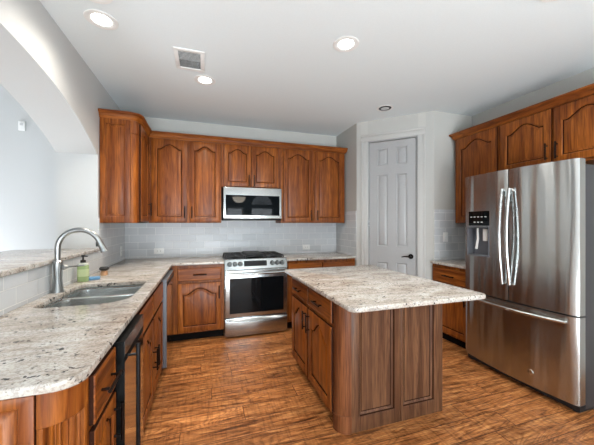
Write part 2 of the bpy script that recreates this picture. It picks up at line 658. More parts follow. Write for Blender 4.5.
        for q, (a, bb) in enumerate(zip(rings, rings[1:])):
            k = len(a)
            for j in range(k):
                f_ = t.faces.new((a[j], a[(j + 1) % k], bb[(j + 1) % k], bb[j]))
                if glaze and (q - 4 in glz or (q == 0 and kind != 'flat')):  # glaze in the grooves, gap shade painted on door and drawer sides
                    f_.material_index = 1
        t.faces.new(rings[0])
        # field: fan-free fill made of strips from the bottom edge
        f = rings[-1]
        t.faces.new(f)
        return s._merge(t)

    def build(s, name, mat, parent=None, smooth=True, angle=32):
        me = bpy.data.meshes.new(name)
        s.bm.to_mesh(me)
        s.bm.free()
        me.materials.append(mat)
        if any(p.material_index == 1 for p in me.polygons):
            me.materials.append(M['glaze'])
        if smooth:
            for p in me.polygons:
                p.use_smooth = True
            me.set_sharp_from_angle(angle=math.radians(angle))
        o = bpy.data.objects.new(name, me)
        COL.objects.link(o)
        if parent:
            o.parent = parent
        return o


def tag(o, label=None, cat=None, group=None, kind=None):
    if label: o['label'] = label
    if cat: o['category'] = cat
    if group: o['group'] = group
    if kind: o['kind'] = kind
    return o


def thing(name, label, cat, loc=(0, 0, 0), rz=0.0, group=None, kind=None):
    o = bpy.data.objects.new(name, None)
    o.empty_display_size = 0.1
    o.location = loc
    o.rotation_euler = (0, 0, rz)
    COL.objects.link(o)
    return tag(o, label, cat, group, kind)


def copy_tree(o, parent=None):
    kids = [c for c in bpy.data.objects if c.parent == o]
    c = o.copy()
    COL.objects.link(c)
    c.parent = parent
    for k in kids:
        copy_tree(k, c)
    return c


def struct(o, label):
    return tag(o, label, None, None, 'structure')


def rrect(x0, x1, y0, y1, r, n=6):
    rr = r if isinstance(r, (list, tuple)) else [r] * 4   # corners: x0y0, x1y0, x1y1, x0y1
    pts = []
    for (cx, cy, a0), q in zip(((x0, y0, PI), (x1, y0, 1.5 * PI), (x1, y1, 0), (x0, y1, .5 * PI)), rr):
        sx = q if cx == x0 else -q
        sy = q if cy == y0 else -q
        if q == 0:
            pts.append((cx, cy))
            continue
        for i in range(n + 1):
            a = a0 + PI / 2 * i / n
            pts.append((cx + sx + q * math.cos(a), cy + sy + q * math.sin(a)))
    return pts


# ================================================================== the room
XL, XT = -0.97, -1.30        # kitchen face and far face of the arched wall
XR = 3.27                    # right wall
YK = 4.14                    # back wall
XD = -4.6                    # far wall of the dining room
YD = 4.60                    # back wall of the dining room

struct(MB().box(XD - .1, XR + .12, YB - .12, YD + .1, -0.1, 0.0).build('floor', M['floor'], smooth=False),
       'hand-scraped reddish brown wood plank floor')
struct(MB().box(XL - .2, XR + .12, YB - .12, YK + .12, CEIL, CEIL + .1).build('ceiling', M['ceiling'], smooth=False),
       'smooth white painted ceiling')
struct(MB().box(XL - .0, 1.99, YK, YK + .12, 0, CEIL).build('wall_back', M['wall'], smooth=False),
       'greige wall above and behind the back cabinets')
struct(MB().box(XR, XR + .12, YB, 2.82, 0, CEIL).build('wall_right', M['wall'], smooth=False),
       'greige wall behind the refrigerator')
HD = 3.7                      # the dining room is taller
struct(MB().box(XD - .1, XT + .1, YB - .12, YD + .1, HD, HD + .1).build('ceiling_dining', M['ceiling'], smooth=False),
       'higher ceiling of the dining room')
struct(MB().box(XR, XR + .12, 2.935, YK + .12, 0, CEIL).build('wall_pantry_side', M['wall'], smooth=False), 'side wall inside the pantry')
# pantry closet: solid plan with a doorway in the diagonal
S2 = math.sqrt(0.5)
PA, PB = Vector((1.99, 3.50)), Vector((2.665, 2.825))
U = (PB - PA).normalized()
NIN = Vector((S2, S2))       # into the pantry
DW0, DW1, DH = 0.150, 0.778, 2.472


def dpt(u, n=0.0):
    p = PA + U * u + NIN * n
    return (p.x, p.y)


LD = (PB - PA).length
struct(MB().prism([(1.99, 3.50), dpt(0, 0), dpt(DW0, 0), dpt(DW0, .11), (2.10, 3.55), (2.10, YK + .12), (1.99, YK + .12)], 0, CEIL)
       .build('wall_pantry_left', M['wall'], smooth=False), 'greige pantry wall left of the white door')
struct(MB().prism([dpt(DW1, 0), dpt(LD, 0), (XR + .12, 2.825), (XR + .12, 2.935), (2.71, 2.935), dpt(DW1, .11)], 0, CEIL)
       .build('wall_pantry_right', M['wall'], smooth=False), 'greige pantry wall right of the white door')
struct(MB().prism([dpt(DW0), dpt(DW1), dpt(DW1, .11), dpt(DW0, .11)], DH, CEIL)
       .build('wall_pantry_front', M['trim_wall'], smooth=False), 'pale wall above the pantry door')
struct(MB().box(2.10, XR + .12, YK, YK + .12, 0, CEIL).build('wall_pantry_back', M['wall'], smooth=False), 'wall inside the pantry')


# arched wall between kitchen and dining room: profile in (Y, z), extruded in X
def arch_z(y):
    return 2.02 + 0.352 * (1 - min(1, abs(y - 1.6) / 1.59) ** 2.5)


def wall_profile(poly, x0, x1, bev=0.0):
    mb = MB()
    # prism local (a, b, c) -> world (c, a, b)
    mat = Matrix(((0, 0, 1, 0), (1, 0, 0, 0), (0, 1, 0, 0), (0, 0, 0, 1)))
    mb.prism(poly, x0, x1, mat=mat, bev=bev)
    return mb


A0, A1 = 0.01, 3.19
top = [(A0 + (A1 - A0) * i / 48, arch_z(A0 + (A1 - A0) * i / 48)) for i in range(49)]
poly = [(YB, 0), (A0, 0)] + top + [(A1, 0), (YD, 0), (YD, HD), (YB, HD)]
struct(wall_profile(poly, XT, XL).build('wall_left', M['wall_white'], angle=25),
       'white wall with a wide arched opening over the bar ledge')
struct(MB().box(XT + .02, XL, A0, A1, 0, 1.10).build('wall_bar', M['wall_white'], smooth=False),
       'half wall under the granite bar ledge')
struct(MB().box(XD, XT, YD, YD + .1, 0, HD).build('wall_dining_back', M['wall_white'], smooth=False),
       'pale wall of the room seen through the arch')
struct(MB().box(XD - .1, XD, YB, YD + .1, 0, HD).build('wall_dining_left', M['wall_white'], smooth=False),
       'far side wall of the dining room')

# wall behind the camera, with windows
mb = MB()
HL = [[(a, c), (b, c), (b, d), (a, d)] for a, b, c, d in WINDOWS]
fan_c, fan_r = (2.14, 2.06), 0.42
HL.append([(fan_c[0] + fan_r * math.cos(PI * i / 16), fan_c[1] + fan_r * math.sin(PI * i / 16)) for i in range(17)])
mat = Matrix(((1, 0, 0, 0), (0, 0, -1, 0), (0, 1, 0, 0), (0, 0, 0, 1)))
mb.prism([(XD - .1, 0), (XR + .12, 0), (XR + .12, CEIL), (XT, CEIL), (XT, HD), (XD - .1, HD)], -YB, -YB + .12, holes=HL, mat=mat)
struct(mb.build('wall_front', M['wall_blue'], smooth=False), 'window wall of the breakfast room')
for i, (a, b, c, d) in enumerate(WINDOWS):
    t = thing('window_%d' % (i + 1), 'white-framed window', None, ((a + b) / 2, YB - .06, c), kind='structure')
    hw, hh = (b - a) / 2, d - c
    f = MB()
    f.box(-hw, -hw + .05, -.03, .03, 0, hh).box(hw - .05, hw, -.03, .03, 0, hh)
    f.box(-hw + .05, hw - .05, -.03, .03, 0, .05).box(-hw + .05, hw - .05, -.03, .03, hh - .05, hh)
    f.box(-hw + .05, hw - .05, -.02, .02, hh / 2 - .02, hh / 2 + .02)
    f.build('window_frame', M['trim'], t, smooth=False)
    MB().box(-hw + .05, hw - .05, -.002, .002, .05, hh - .05).build('pane', M['pane'], t, smooth=False)
t = thing('window_6', 'half-round sunburst window', None, (fan_c[0], YB - .06, fan_c[1]), kind='structure')
f = MB()
for k in range(1, 8):
    a = PI * k / 8
    f.tube([(0.08 * math.cos(a), 0, 0.08 * math.sin(a)), (fan_r * math.cos(a), 0, fan_r * math.sin(a))], .014, 6)
f.tube([(fan_r * .97 * math.cos(PI * k / 24), 0, fan_r * .97 * math.sin(PI * k / 24)) for k in range(25)], .02, 6)
f.box(-fan_r, fan_r, -.02, .02, 0, .03)
f.build('window_frame', M['trim'], t)

# baseboards that can be seen
struct(MB().box(XT + .33, XL + .0, YB, A0, 0, .1).build('trim_1', M['trim'], smooth=False), 'white baseboard')

# tiled backsplash
TH = 0.008
struct(MB().box(XL, 1.99, YK - TH, YK, 0.86, 1.42).build('trim_2', M['tile_x'], smooth=False), 'pale grey subway tile on the back wall')
struct(MB().box(XL, XL + TH, 1.0, A1, 0.86, 1.098).box(XL, XL + TH, A1, YK - TH, 0.86, 1.42).build('trim_3', M['tile_y'], smooth=False),
       'pale grey subway tile under the bar ledge')
struct(MB().box(1.99 - TH, 1.99, 3.51, YK - TH, 0.86, 1.537).build('trim_4', M['tile_y'], smooth=False), 'tile on the pantry wall beside the back counter')
struct(MB().box(2.675, XR - TH, 2.825 - TH, 2.825, 0.86, 1.537).build('trim_5', M['tile_x'], smooth=False), 'tile on the wall above the small right counter')
struct(MB().box(XR - TH, XR, 2.0, 2.825, 0.86, 1.42).build('trim_6', M['tile_y'], smooth=False), 'tile on the right wall beside the refrigerator')

# ------------------------------------------------------------------ pantry door
DR = thing('door_1', 'white six-panel pantry door set diagonally in the corner', None, (dpt(DW0)[0], dpt(DW0)[1], 0), -PI / 4, kind='structure')
W = DW1 - DW0
jw = .018
mb = MB()
# six panels: rows given bottom to top
x0, x1 = jw + .002, W - jw - .007
xm = (x0 + x1) / 2
rows = [(0.012, 0.90, .22, .05), (0.90, 2.045, .165, .035), (2.045, DH - jw - .007, .09, .085)]
for z0, z1, b, tp in rows:
    mb.panel(x0, xm, z0, z1, .020, .055, (.105, .055, b, tp), 0, 'raised', edge=.0002, glaze=False)
    mb.panel(xm, x1, z0, z1, .020, .055, (.055, .105, b, tp), 0, 'raised', edge=.0002, glaze=False)
mb.build('door_slab', M['trim'], DR, angle=20)
MB().box(0, jw, 0, .11, 0, DH).box(W - jw, W, 0, .11, 0, DH).box(jw, W - jw, 0, .11, DH - jw, DH).build('door_jamb', M['trim'], DR, smooth=False)
c = MB()
cw = .088


def casing_bar(mbx, x0, x1, z0, z1, vert, inner_first):
    # stepped flat casing: thick outer band, thinner inner band
    if vert:
        a, b = (x0, x1)
        o = (a, a + .03) if not inner_first else (b - .03, b)
        i = (a + .03, b) if not inner_first else (a, b - .03)
        mbx.box(o[0], o[1], -.022, -.001, z0, z1, .004)
        mbx.box(i[0], i[1], -.014, -.001, z0, z1, .003)
    else:
        mbx.box(x0, x1, -.022, -.001, z1 - .03, z1, .004)
        mbx.box(x0, x1, -.014, -.001, z0, z1 - .03, .003)


casing_bar(c, -cw, .004, 0, DH + .0, True, False)
casing_bar(c, W - .004, W + cw, 0, DH + .0, True, True)
casing_bar(c, -cw, W + cw, DH - .004, DH + cw, False, False)
c.build('door_casing', M['trim_casing'], DR)
h = MB()
hx, hz = W - .085, 0.945
h.lathe([(.0, -.002), (.030, -.002), (.032, .004), (.032, .012), (.026, .017), (0, .017)], (hx, 0.002, hz), 'Y', 24, caps=False)
h.tube([(hx, .0, hz), (hx, -.045, hz)], .010, 12)
h.tube([(hx, -.045, hz), (hx - .03, -.05, hz + .003), (hx - .07, -.048, hz + .002), (hx - .105, -.046, hz - .006)], [.010, .009, .008, .006], 12)
h.build('door_handle', M['bronze'], DR)
for z in (.30, 1.36, 2.15):
    MB().tube([(.012, .008, z - .045), (.012, .008, z + .045)], .009, 8).build('hinge', M['chrome'], DR)

# crisp vertical corner beads of the diagonal wall (drywall strips beside the casing)
struct(MB().prism([dpt(0, -.0005), dpt(.055, -.0005), dpt(.055, .0), dpt(0, .0)], 0, CEIL).build('trim_7', M['trim_wall'], smooth=False), 'pale strip of wall left of the door casing')
struct(MB().prism([dpt(DW1 + cw, -.0005), dpt(LD, -.0005), dpt(LD, .0), dpt(DW1 + cw, .0)], 0, CEIL).build('trim_8', M['trim_wall'], smooth=False), 'pale strip of wall right of the door casing')


# ================================================================== cabinet kit
def handle(parent, x, z, horiz, L=.15, y=-.02):
    """small square-ended dark bar pull standing off a front at local y"""
    m = MB()
    if horiz:
        m.tube([(x - L / 2, y - .03, z), (x + L / 2, y - .03, z)], .0065, 8)
        for d in (-1, 1):
            m.tube([(x + d * L * .36, y + .001, z), (x + d * L * .36, y - .03, z)], .005, 8)
    else:
        m.tube([(x, y - .03, z - L / 2), (x, y - .03, z + L / 2)], .0065, 8)
        for d in (-1, 1):
            m.tube([(x, y + .001, z + d * L * .36), (x, y - .03, z + d * L * .36)], .005, 8)
    return m.build('handle', M['bronze'], parent)


def cab_door(parent, x0, x1, z0, z1, hside=None, hz=None, arch=None, mat='wood'):
    wd = x1 - x0
    a = wd * .15 if arch is None else arch
    s_ = min(.056, wd * .145)
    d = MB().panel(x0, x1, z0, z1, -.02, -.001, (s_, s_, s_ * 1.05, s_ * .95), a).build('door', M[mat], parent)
    if hside:
        hx = x0 + .028 if hside == 'L' else x1 - .028
        handle(d, hx, hz, False)
    return d


def drawer(parent, x0, x1, z0, z1, pull=True):
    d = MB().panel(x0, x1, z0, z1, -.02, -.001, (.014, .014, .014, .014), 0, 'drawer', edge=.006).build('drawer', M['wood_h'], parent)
    if pull:
        handle(d, (x0 + x1) / 2, (z0 + z1) / 2, True)
    return d


def carcass(parent, wd, dp, z0, z1, top=False, mat='wood', left=0.0):
    m = MB()
    m.box(left, wd, 0, .02, z0, z1, .0015, 1)
    m.box(0, .018, .02, dp, z0, z1).box(wd - .018, wd, .02, dp, z0, z1)
    m.box(.018, wd - .018, dp - .01, dp, z0, z1).box(.018, wd - .018, .02, dp - .01, z0, z0 + .018)
    if top:
        m.box(.018, wd - .018, .02, dp - .01, z1 - .018, z1)
    return m.build('cabinet_body', M[mat], parent)


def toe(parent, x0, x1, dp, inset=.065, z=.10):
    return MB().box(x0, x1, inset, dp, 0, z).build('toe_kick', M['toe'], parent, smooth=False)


CB = 0.884   # underside of the granite
UT = 2.40    # top of the upper boxes

# ---- back wall uppers (front face Y=3.81, doors to 3.79)
D = YK - .003 - 3.81
defs = [(-0.639, 0.205, 1.37, [(.035, .435), (.463, .827)], 1.50,
         'stained wooden wall cabinet with two arched doors left of the microwave'),
        (0.207, 0.997, 1.835, [(.030, .376), (.389, .750)], 1.925,
         'short stained wooden wall cabinet directly above the microwave'),
        (0.999, 1.965, 1.37, [(.030, .458), (.495, .935)], 1.475,
         'stained wooden wall cabinet with two arched doors right of the microwave')]
for x0, x1, z0, dd, hz, lab in defs:
    t = thing('wall_cabinet', lab, 'cabinet', (x0, 3.81, z0), 0, None)
    wd = x1 - x0
    b = carcass(t, wd, D, 0, UT - z0, True)
    (a, b_), (c_, d_) = dd
    cab_door(t, a, b_, .014, 2.385 - z0, 'R', hz - z0)
    cab_door(t, c_, d_, .014, 2.385 - z0, 'L', hz - z0)

CROWN = [(0.0, 2.392), (.012, 2.392), (.016, 2.402), (.024, 2.410), (.028, 2.425), (.036, 2.438), (.046, 2.446), (.050, 2.452), (.050, 2.464), (0.0, 2.464)]

# ---- corner wall cabinet on the left (front faces +X, end faces the camera)
FX = -0.642
t = thing('wall_cabinet', 'stained wooden corner wall cabinet with rounded post and panelled end beside the arch', 'cabinet', (FX, 3.235, 1.37), PI / 2, None)
dp = FX - (XL + .003)
wd = 3.80 - 3.235
R = .06
m = MB()
m.box(R, wd, 0, .02, 0, UT - 1.37)
m.box(0, .018, R, dp, 0, UT - 1.37).box(wd - .018, wd, .02, dp, 0, UT - 1.37).box(.018, wd - .018, dp - .01, dp, 0, UT - 1.37)
m.prism([(0, R), (R, 0), (wd, 0), (wd, dp), (0, dp)], 0, .018).prism([(0, R), (R, 0), (wd, 0), (wd, dp), (0, dp)], UT - 1.388, UT - 1.37)
m.build('cabinet_body', M['wood'], t)


def quarter_post(parent, R, cx, cy, z0, z1, ranges, flutes=None, mat='wood', quad=(-1, -1)):
    """quarter-round corner post; centre (cx,cy), bulging towards quad. ranges: (z0,z1,extra radius)"""
    m = MB()
    for a, b, e, fl in ranges:
        n = 48 if fl else 14
        pts = [(cx, cy)]
        for i in range(n + 1):
            th = PI / 2 * i / n
            r = R + e
            if fl and .10 < i / n < .90:
                r -= .011 * (0.5 - 0.5 * math.cos(2 * PI * (i / n - .10) / .80 * 6))
            pts.append((cx + quad[0] * r * math.cos(th), cy + quad[1] * r * math.sin(th)))
        m.prism(pts, a, b, bev=.003 if e > 0 else 0, seg=1)
    return m.build('corner_post', M[mat], parent, angle=40)


H_ = UT - 1.37
quarter_post(t, R, R, R, 0, H_, [(0, .085, .005, 0), (.085, H_ - .135, -.003, 0), (H_ - .135, H_, .005, 0)])
# end panel faces -Y: built in a frame turned to the cabinet's end
e = MB()
e.panel(-(dp - .002), -R, 0.004, H_ - .004, -.012, -.0005, (.045, .045, .06, .05), 0, 'raised', .002)
e = e.build('end_panel', M['wood'], t)
e.rotation_euler = (0, 0, -PI / 2)
cab_door(t, .085, .50, .014, 2.385 - 1.37, 'R', .16)

t = MB()
t.sweep([(1.965, YK - .004), (1.965, 3.81), (FX, 3.81), (FX, 3.235 + R), (FX - .018, 3.235 + .018), (FX - R, 3.235), (XL + .003, 3.235)], CROWN, side=-1)
tag(t.build('crown_molding', M['wood_hy']), 'long stained wooden crown molding along the top of the back wall cabinets', 'crown molding')

# ---- right wall uppers (front faces -X)
FR = 2.945
RZ = -PI / 2
dpr = XR - .003 - FR
t = thing('wall_cabinet', 'tall stained wooden wall cabinet with one arched door left of the refrigerator', 'cabinet', (FR, 2.770, 1.37), RZ)
carcass(t, .560, dpr, 0, UT - 1.37, True)
cab_door(t, .035, .540, .014, 2.385 - 1.37, 'R', .13, arch=.075)
t = thing('wall_cabinet', 'stained wooden wall cabinet with two arched doors above the refrigerator', 'cabinet', (FR, 2.208, 1.875), RZ)
carcass(t, .965, dpr, 0, UT - 1.875, True)
cab_door(t, .018, .475, .02, 2.385 - 1.875, 'R', .13, arch=.07)
cab_door(t, .497, .950, .02, 2.385 - 1.875, 'L', .13, arch=.07)
tag(MB().sweep([(XR - .004, 2.770), (FR, 2.770), (FR, 1.24), (XR - .004, 1.24)], CROWN, side=1).build('crown_molding', M['wood_hy']),
    'stained wooden crown molding along the top of the right wall cabinets', 'crown molding')

# ---- back base run
FB = 3.535
DB = YK - TH - .004 - FB
t = thing('base_cabinet', 'stained wooden base cabinet with one drawer and arched door left of the range', 'cabinet', (-0.352, FB, 0))
carcass(t, .572, DB, .10, CB - .002)
toe(t, 0, .572, DB)
drawer(t, .060, .545, .700, .848)
cab_door(t, .060, .545, .115, .675, 'R', .56)
t = thing('base_cabinet', 'stained wooden base cabinet with two drawers behind the island', 'cabinet', (0.998, FB, 0))
carcass(t, .985, DB, .10, CB - .002)
toe(t, 0, .985, DB)
drawer(t, .02, .475, .700, .848)
drawer(t, .495, .965, .700, .848)
cab_door(t, .02, .475, .115, .675, 'R', .56)
cab_door(t, .495, .965, .115, .675, 'L', .56)

# ---- right base
t = thing('base_cabinet', 'reddish wooden base cabinet with one drawer between pantry wall and refrigerator', 'cabinet', (2.635, 2.812, 0), RZ)
DRR = XR - TH - .003 - 2.635
carcass(t, .535, DRR, .10, CB - .002)
toe(t, 0, .535, DRR)
drawer(t, .025, .515, .69, .85)
cab_door(t, .025, .515, .115, .665, 'R', .56)

# ---- left run (fronts face +X); local x = Y
FXL = -0.368
DL = FXL - (XL + TH + .004)
LZ = PI / 2
# peninsula end cabinet with rounded, fluted post
t = thing('base_cabinet', 'stained wooden end cabinet with fluted rounded corner nearest the camera', 'cabinet', (FXL, 1.018, 0), LZ)
wd, R = .356, .095
m = MB()
m.box(R, wd, 0, .02, .10, CB - .002)
m.box(0, .018, R, DL, .10, CB - .002).box(wd - .018, wd, .02, DL, .10, CB - .002).box(.018, wd - .018, DL - .01, DL, .10, CB - .002)
m.box(R, wd - .018, .02, DL - .01, .10, .118)
m.build('cabinet_body', M['wood'], t)
quarter_post(t, R, R, R, 0, CB, [(0.0, .16, .006, 0), (.16, .772, 0.0, 1), (.772, CB - .002, .002, 0)])
e = MB().panel(-(DL - .002), -R + .002, .02, CB - .004, -.014, -.0005, (.05, .036, .12, .030), 0, 'raised', .002).build('end_panel', M['wood'], t)
e.rotation_euler = (0, 0, -PI / 2)
toe(t, .09, wd, DL)
drawer(t, R + .012, wd - .012, .692, .858)
cab_door(t, R + .012, wd - .012, .115, .672, 'R', .56)

# beverage cooler
t = thing('beverage_cooler', 'narrow black undercounter cooler with tall bar handle between two left cabinets', 'appliance', (FXL, 1.377, 0), LZ)
cwid = .395
MB().box(0, cwid, 0, .54, .09, .872, .003).build('cooler_case', M['black_case'], t)
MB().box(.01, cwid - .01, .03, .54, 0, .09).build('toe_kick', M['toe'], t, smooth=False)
d = MB().box(.002, cwid - .003, -.046, -.002, .10, .868, .002).build('door', M['black_case'], t)
MB().box(.006, cwid - .007, -.0468, -.0455, .104, .778).build('door_panel', M['steel_mirror'], d)
MB().box(.006, cwid - .007, -.0468, -.0455, .806, .866).build('control_strip', M['steel'], d)
hh = MB().tube([(.052, -.088, .14), (.052, -.088, .838)], .009, 12)
for z in (.20, .79):
    hh.tube([(.052, -.046, z), (.052, -.088, z)], .006, 8)
hh.build('handle', M['black'], d)

# sink cabinet
t = thing('base_cabinet', 'stained wooden sink cabinet with two arched doors under the double sink', 'cabinet', (FXL, 1.776, 0), LZ)
wd = 1.012
m = MB()
m.box(0, wd, 0, .02, .10, CB - .002)
m.box(0, .018, .02, DL, .10, CB - .002).box(wd - .018, wd, .02, DL, .10, CB - .002).box(.018, wd - .018, DL - .01, DL, .10, CB - .002)
m.box(.018, wd - .018, .02, DL - .01, .10, .118)
m.build('cabinet_body', M['wood'], t)
toe(t, 0, wd, DL)
drawer(t, .05, .500, .70, .852, pull=False)
drawer(t, .520, .990, .70, .852, pull=False)
cab_door(t, .05, .500, .115, .675, 'R', .40)
cab_door(t, .520, .990, .115, .675, 'L', .40)

# dishwasher
t = thing('dishwasher', 'stainless steel dishwasher near the inside corner of the left counter', 'dishwasher', (FXL, 2.792, 0), LZ)
MB().box(0, .60, .004, .55, .10, .868, .002).build('dishwasher_case', M['black_matte'], t)
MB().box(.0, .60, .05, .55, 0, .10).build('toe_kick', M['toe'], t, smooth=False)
d = MB().box(.004, .596, -.046, .002, .075, .862, .004, 3).build('door', M['grey_metal'], t)
MB().box(.010, .590, -.0475, -.0455, .085, .855, .001, 1).build('door_panel', M['steel_mirror'], d)
MB().box(.02, .58, -.050, -.0475, .80, .835, .001).build('pocket_handle', M['black_matte'], d)

t = thing('base_cabinet', 'narrow stained wooden corner filler between dishwasher and back cabinets', 'cabinet', (FXL, 3.394, 0), LZ)
MB().box(0, .139, 0, .018, .10, CB - .002, .0015, 1).build('cabinet_body', M['wood'], t)
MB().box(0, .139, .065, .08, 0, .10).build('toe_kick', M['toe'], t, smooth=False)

# ================================================================== granite
SX0, SX1, SY0, SY1 = -0.885, -0.432, 1.885, 2.535
hole = rrect(SX0, SX1, SY0, SY1, [.06, .15, .05, .07], 6)
XF = -0.345
cr = .075
Lp = [(XL + TH + .002, YK - TH - .002), (XL + TH + .002, .993)]
for i in range(9):
    a = -PI / 2 + PI / 2 * i / 8
    Lp.append((XF - cr + cr * math.cos(a), .993 + cr + cr * math.sin(a)))
Lp += [(XF, 3.505), (.223, 3.505), (.223, YK - TH - .002)]
mb = MB().prism(Lp, CB, .914, bev=.006, seg=3, holes=[hole[::-1]])
tag(mb.build('countertop', M['granite']), 'L-shaped cream and grey granite countertop holding the sink', 'countertop')
tag(MB().prism([(.998, 3.505), (1.980, 3.505), (1.980, YK - TH - .002), (.998, YK - TH - .002)], CB, .914, bev=.006, seg=3).build('countertop', M['granite']),
    'granite countertop right of the range, behind the island', 'countertop')
tag(MB().prism([(2.605, 2.272), (XR - TH - .002, 2.272), (XR - TH - .002, 2.815), (2.605, 2.815)], CB, .914, bev=.006, seg=3).build('countertop', M['granite']),
    'small granite countertop between pantry wall and refrigerator', 'countertop')
tag(MB().prism(rrect(-1.62, -.945, A0 + .005, A1 - .004, [0, .02, .02, 0], 4), 1.102, 1.132, bev=.006, seg=3).build('bar_ledge', M['granite']),
    'raised granite bar ledge running through the arched opening', 'countertop')

# ================================================================== island
IX0, IX1, IY0, IY1 = .822, 1.652, 1.665, 2.72
t = thing('kitchen_island', 'wooden kitchen island with panelled end and rounded corner post', 'island', (IX0, IY1 - .03, 0), RZ)
# local x = IY1' - Y, local y = X - IX0
IL = (IY1 - .03) - IY0
IW = IX1 - IX0
R = .085
m = MB()
m.box(0, IL - R, 0, .02, .085, CB - .002)                      # face frame
m.box(0, IL - .029, IW - .02, IW, .0, CB - .002)                       # far side
m.box(0, .02, .02, IW - .02, .085, CB - .002)                    # back end
m.box(.02, IL - .03, .02, IW - .02, .085, .10)
m.build('island_body', M['wood'], t)
quarter_post(t, R, IL - R, R, 0, CB, [(0, .115, .006, 0), (.115, CB - .002, 0, 0)], mat='wood_post', quad=(1, -1))
e = MB()
# near end faces -Y in the world; frame is turned by +90 so its x runs along local y
xs = [R - .002, .465, IW]
e.panel(xs[0], xs[1], .0, CB - .004, -.028, -.0005, (.062, .045, .095, .012), 0, 'flat', .003)
e.panel(xs[1], xs[2], .0, CB - .004, -.028, -.0005, (.022, .075, .095, .012), 0, 'flat', .003)
e = e.build('end_panel', M['wood_isl'], t)
e.rotation_euler = (0, 0, PI / 2)
e.location = (IL - .028, 0, 0)
MB().box(0, IL - R - .005, .06, .09, 0, .085).build('toe_kick', M['toe'], t, smooth=False)
for (a, b, hs) in ((.035, .468, 'R'), (.495, .948 - .012, 'L')):
    drawer(t, a, b, .700, .850)
    cab_door(t, a, b, .10, .672, hs, .565, arch=.085)
tag(MB().prism(rrect(.745, 1.735, 1.368, 2.735, [.055, .05, .05, .03], 6), CB, .914, bev=.009, seg=3).build('countertop', M['granite']),
    'large cream granite countertop on the island with rounded corners', 'countertop')

# ================================================================== range
RX0, RX1, RF = .2265, .9945, 3.495
t = thing('gas_range', 'stainless steel slide-in gas range with black oven window', 'stove', ((RX0 + RX1) / 2, RF, 0))
hw = (RX1 - RX0) / 2
MB().box(-hw, hw, .02, YK - TH - .004 - RF, .02, .905, .002).build('range_body', M['steel'], t)
MB().box(-hw + .03, hw - .03, .05, .55, 0, .02).build('range_feet', M['black_matte'], t, smooth=False)
# sloped control panel: profile in (y,z) extruded in x
m = MB()
mat = Matrix(((0, 0, 1, 0), (1, 0, 0, 0), (0, 1, 0, 0), (0, 0, 0, 1)))
m.prism([(-.012, .818), (.035, .818), (.075, .905), (.075, .934), (.030, .934), (.020, .929)], -hw, hw, mat=mat, bev=.003)
cp = m.build('control_panel', M['steel'], t)
sl = math.atan2(.032, .111)


def on_panel(z, off=0.0):           # point on the sloped face at height z
    y = -.012 + (z - .818) * (.032 / .111)
    return (y - off * math.cos(sl), z + off * math.sin(sl))


dm = Matrix.Translation((0, on_panel(.878)[0], .878)) @ Matrix.Rotation(-sl, 4, 'X')
MB().box(-.155, .125, -.002, .003, -.034, .032, .0005, 1, mat=dm).build('display', M['glass_black'], cp)
for kx in (-.325, -.262, -.200, .195, .258, .320):
    km = Matrix.Translation((kx, on_panel(.876)[0], .876)) @ Matrix.Rotation(-sl, 4, 'X')
    k = MB().lathe([(.021, -.004), (.020, -.030), (.017, -.034), (0.0005, -.034)], (0, 0, 0), 'Y', 20)
    k.box(-.004, .004, -.038, -.03, -.016, .016, .001, 1)
    bmesh.ops.transform(k.bm, matrix=km, verts=k.bm.verts)
    k = k.build('knob', M['knob_dark'], cp)
    sk = MB().lathe([(.029, .001), (.028, -.004), (.015, -.005)], (0, 0, 0), 'Y', 24)
    bmesh.ops.transform(sk.bm, matrix=km, verts=sk.bm.verts)
    sk.build('knob_skirt', M['black'], k)
# oven door
d = MB().box(-hw + .004, hw - .004, -.030, .018, .246, .805, .006, 3).build('oven_door', M['steel'], t)
MB().box(-hw + .055, hw - .055, -.0325, -.028, .292, .712, .001, 1).build('oven_window', M['glass_black'], d)
m = MB()
n = 24
pts = [(-hw + .03 + (2 * hw - .06) * i / n, -.064 - .014 * math.sin(PI * i / n), .768) for i in range(n + 1)]
m.tube(pts, .013, 12)
for sx in (-1, 1):
    m.tube([(sx * (hw - .045), -.028, .768), (sx * (hw - .045), -.066, .768)], .010, 10)
m.build('handle', M['steel'], d)
dr = MB().box(-hw + .004, hw - .004, -.026, .018, .022, .236, .005, 2).build('drawer', M['steel'], t)
m = MB()
# scooped lip: an arc that drops in the middle
ring = []
tb = bmesh.new()
for i in range(n + 1):
    u = -1 + 2 * i / n
    x = u * (hw - .012)
    dz = -.022 * (1 - u * u)
    sec = [(-.026, .226), (-.047, .216 + dz), (-.050, .205 + dz), (-.026, .198 + dz)]
    ring.append([tb.verts.new((x, y, z)) for y, z in sec])
for a, b in zip(ring, ring[1:]):
    for j in range(4):
        tb.faces.new((a[j], a[(j + 1) % 4], b[(j + 1) % 4], b[j]))
tb.faces.new(ring[0]); tb.faces.new(ring[-1])
m._merge(tb)
m.build('handle', M['steel'], dr)
